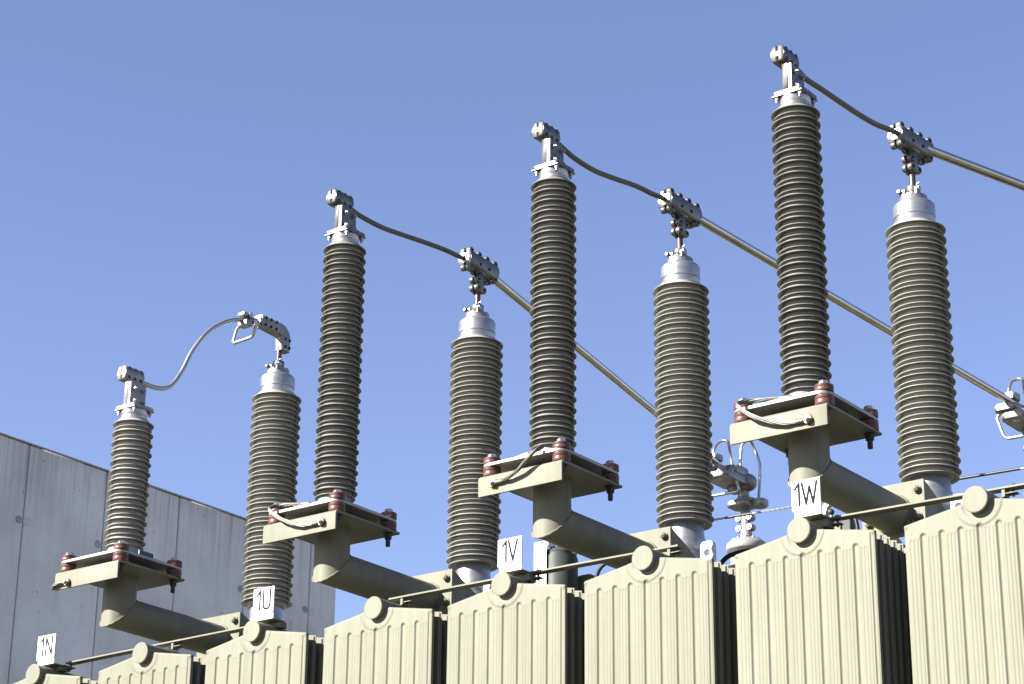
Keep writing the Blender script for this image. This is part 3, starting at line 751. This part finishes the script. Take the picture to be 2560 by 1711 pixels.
# ------------------------------------------------------------------ earthing braids on the mounting plates
def braid(k, pts, flange_end, label):
    x = SX[k]; zo = zoff(x+.2); o0 = Vector((x+pts[0][0], pts[0][1], pts[0][2]+zo))
    t = thing('earthing_braid', label, 'earthing strap', o0, 'earthing braids at the arrester bases')
    rel = [Vector(p)-Vector(pts[0]) for p in pts]
    sp = spline(rel, 8); n = len(sp)
    m = MB(); ns = 5
    for j in range(ns):
        Q = []
        for i, p in enumerate(sp):
            f = math.sin(PI*i/(n-1))**.5; a = 2*PI*j/ns + i*.16
            Q.append(p + Vector((.25*math.cos(a), math.sin(a)*.9, math.cos(a)))*.0042*(.55+.75*f))
        m.tube(Q, .0033, 7)
    m.build('strands', BRAID, t)
    d = (rel[1]-rel[0]).normalized()
    m = MB(); m.tube([d*.006, d*.02, d*.045], .0082, 10)
    for i in range(3): m.tube([d*(.018+.010*i), d*(.022+.010*i)], .0092, 10)
    m.lathe([(.0150, .003), (.0150, -.003)], (0,0,0), (0,1,0), 18); m.build('cable_lug', BRAID, t)
    m = MB(); m.lathe([(.0125, 0), (.0125, .003)], (0, -.003, 0), (0,-1,0), 16); m.hexb((0,-.006,0), (0,-1,0), .0105, .009); m.cyl((0,-.014,0), (0,-.019,0), .0055, 10)
    m.build('bolt', STEEL, t)
    rnd = random.Random(k+3); ns2 = 26
    m = MB(); m.rings([[(.0175*(1+.25*rnd.uniform(-1, 1))*math.cos(2*PI*i/ns2), -(.038+.0006)-pts[0][1]+0.0, .0185*(1+.3*rnd.uniform(-1, 1))*math.sin(2*PI*i/ns2)) for i in range(ns2)],
                       [(.009*math.cos(2*PI*i/ns2), -.0387-pts[0][1], .009*math.sin(2*PI*i/ns2)) for i in range(ns2)]], cap0=False, cap1=False); m.build('rust_stain', RUST, t)
    if flange_end:
        d2 = (rel[-2]-rel[-1]).normalized(); e = rel[-1]
        m = MB(); m.tube([e+d2*.004, e+d2*.02, e+d2*.04], .0075, 10); m.box(e.x-.014, e.x+.014, e.y-.012, e.y+.012, e.z-.012, e.z-.008); m.hexb((e.x, e.y, e.z-.008), (0,0,1), .010, .012); m.build('cable_lug', BRAID, t)
F = -.046
braid(1, [(.308, F, .408), (.262, F, .405), (.205, F-.006, .410), (.142, F-.014, .434), (.092, F-.022, .463), (.056, F-.022, .497), (.066, -.030, .519), (.108, -.016, .518), (.155, -.008, .513), (.205, -.002, .510)], True, 'grey braid looping left round the plate edge, second bracket from left')
braid(2, [(.072, F, .411), (.112, F, .412), (.150, F-.008, .418), (.200, F-.016, .436), (.248, F-.022, .470), (.280, -.052, .503), (.276, -.018, .520), (.240, -.004, .517), (.205, 0, .513), (.160, .0, .510)], True, 'grey braid slanting up to the right across the plate above sign 1V')
braid(3, [(.304, F, .400), (.262, F, .398), (.212, F-.006, .402), (.148, F-.014, .424), (.088, F-.022, .457), (.050, F-.022, .497), (.070, -.028, .517), (.115, -.014, .516), (.165, -.006, .512), (.215, 0, .510)], True, 'grey braid looping left on the rightmost bracket, above sign 1W')
braid(0, [(.082, F, .394), (.050, F-.002, .396), (.020, F-.006, .392), (-.008, F+.004, .386), (-.020, F+.025, .388), (-.004, F+.05, .400), (.03, F+.07, .415), (.06, .05, .432)], False, 'short grey braid end bolted at the left edge of the leftmost bracket')

# ------------------------------------------------------------------ small gear on the tank lid
def device(x, y, z, label, zt=.40, plate=True):
    t = thing('relief_valve', label, 'valve', (x, y, .165), 'dark canisters on the tank lid')
    m = MB(); h = zt-.165; m.lathe([(.066, 0), (.070, .004), (.070, h-.045), (.064, h-.03), (.066, h-.022), (.060, h-.012), (.045, h-.004), (.045, h)], (0,0,0), (0,0,1), 32); m.build('canister', DKGREEN, t)
    m = MB(); m.box(-.072, -.012, -.078, -.074, -.02, h+.018, .0006); m.box(-.012, -.004, -.077, -.03, h-.006, h+.012, .001); m.build('face_plate', WHITE, t)
    m = MB()
    for sz in (.02, h+.006):
        for sx in (-.062, -.02): m.cyl((sx, -.0775, sz), (sx, -.0805, sz), .003, 8)
    m.build('screw', DARKST, t)
    m = MB(); m.cyl((.0, -.0, h-.012), (.05, .0, h-.012), .014, 12, .002); m.cyl((.05, 0, h-.012), (.066, 0, h-.012), .020, 14, .003); m.box(.066, .125, -.012, .012, h-.018, h-.010, .002); m.box(.066, .10, -.012, .012, h-.004, h+.004, .002); m.build('gland', STEEL, t)
device(-.637, .755, 0, 'dark canister with a narrow white plate, standing between signs 1V and the next radiator', .405)
def stub():
    t = thing('valve_stub', 'small white hooked valve with a dark knob just right of sign 1W', 'valve', (.545, .8, .165))
    m = MB(); m.prism([(-.028, .22), (-.018, .233), (.002, .233), (.006, .220), (-.010, .215), (-.014, .188), (-.028, .188)], XZ, -.01, .012, .002); m.build('hook', WHITEP, t)
    m = MB(); m.sphere((.004, -.002, .195), .013, 14); m.build('knob', DARKST, t)
    m = MB(); m.cyl((.004, 0, .0), (.004, 0, .19), .007, 10); m.build('spindle', STEEL, t)
    m = MB(); m.box(.016, .047, -.015, .02, 0, .150, .003); m.build('post', PAINT, t)
    m = MB(); m.box(-.05, -.012, -.015, .02, 0, .187, .003); m.build('post', PAINT, t)
    m = MB(); m.box(.049, .085, -.01, .03, 0, .160, .003); m.build('side_post', DKGREEN, t)
stub()
def cable(pts, label, r=.008):
    c0 = pts[0]; m = MB(); m.tube([p-Vector(c0) for p in spline(pts, 6)], r, 10); o = m.build('control_cable', BLACK, None, loc=c0)
    o['label'] = label; o['category'] = 'cable'; o['group'] = 'black cables on the tank lid'
cable([(-.40, .8, .345), (-.440, .8, .330), (-.472, .8, .315), (-.492, .8, .285), (-.50, .8, .23)], 'short black cable bending down under the pipe right of sign 1V')
cable([(.06, 1.18, .40), (-.03, 1.2, .404), (-.096, 1.2, .404), (-.155, 1.2, .386), (-.21, 1.2, .31), (-.24, 1.2, .165)], 'black cable in front of the silver terminal cap between signs 1V and 1W', .010)
cable([(.60, .8, .335), (.637, .8, .326), (.652, .8, .295), (.665, .8, .165)], 'black cable dropping behind the bar just right of sign 1W', .008)
cable([(-1.64, .8, .31), (-1.67, .8, .300), (-1.70, .8, .27), (-1.71, .8, .165)], 'short black cable end under the second brace bar near sign 1U', .007)
cable([(-2.28, .75, .275), (-2.31, .75, .262), (-2.34, .75, .165)], 'short black cable under the leftmost support pipe', .007)

# earth wire behind the bushings
def earth_wire():
    A = Vector((-.86, 2.0, .846)); B = Vector((1.25, 2.0, .796))
    t = thing('earth_wire', 'thin twisted steel wire rising to the right behind the bushings', 'wire', (-.86, 2.0, .165))
    off = Vector((.86, -2.0, -.165)); d = B-A; n = 420
    m = MB()
    for j in range(3):
        m.tube([A+d*(i/n)+Vector((0, math.cos(i*.42+2.09*j), math.sin(i*.42+2.09*j)))*.0028+off for i in range(n+1)], .0026, 5)
    m.build('rope', GALV, t)
    for a, b in ((.112, .175), (.62, .775)):
        m = MB(); m.tube([A+d*a+off, A+d*((a+b)/2)+off, A+d*b+off], .0062, 10); m.build('sleeve', DARKST, t)
    m = MB(); m.tube([A+off, (-.03, 0, .4), (-.03, 0, 0)], .006, 8); m.build('down_lead', GALV, t)
    m = MB(); m.tube([B+off, B+off+Vector((.03, 0, -.3)), (2.2, 0, 0)], .006, 8); m.build('down_lead', GALV, t)
earth_wire()
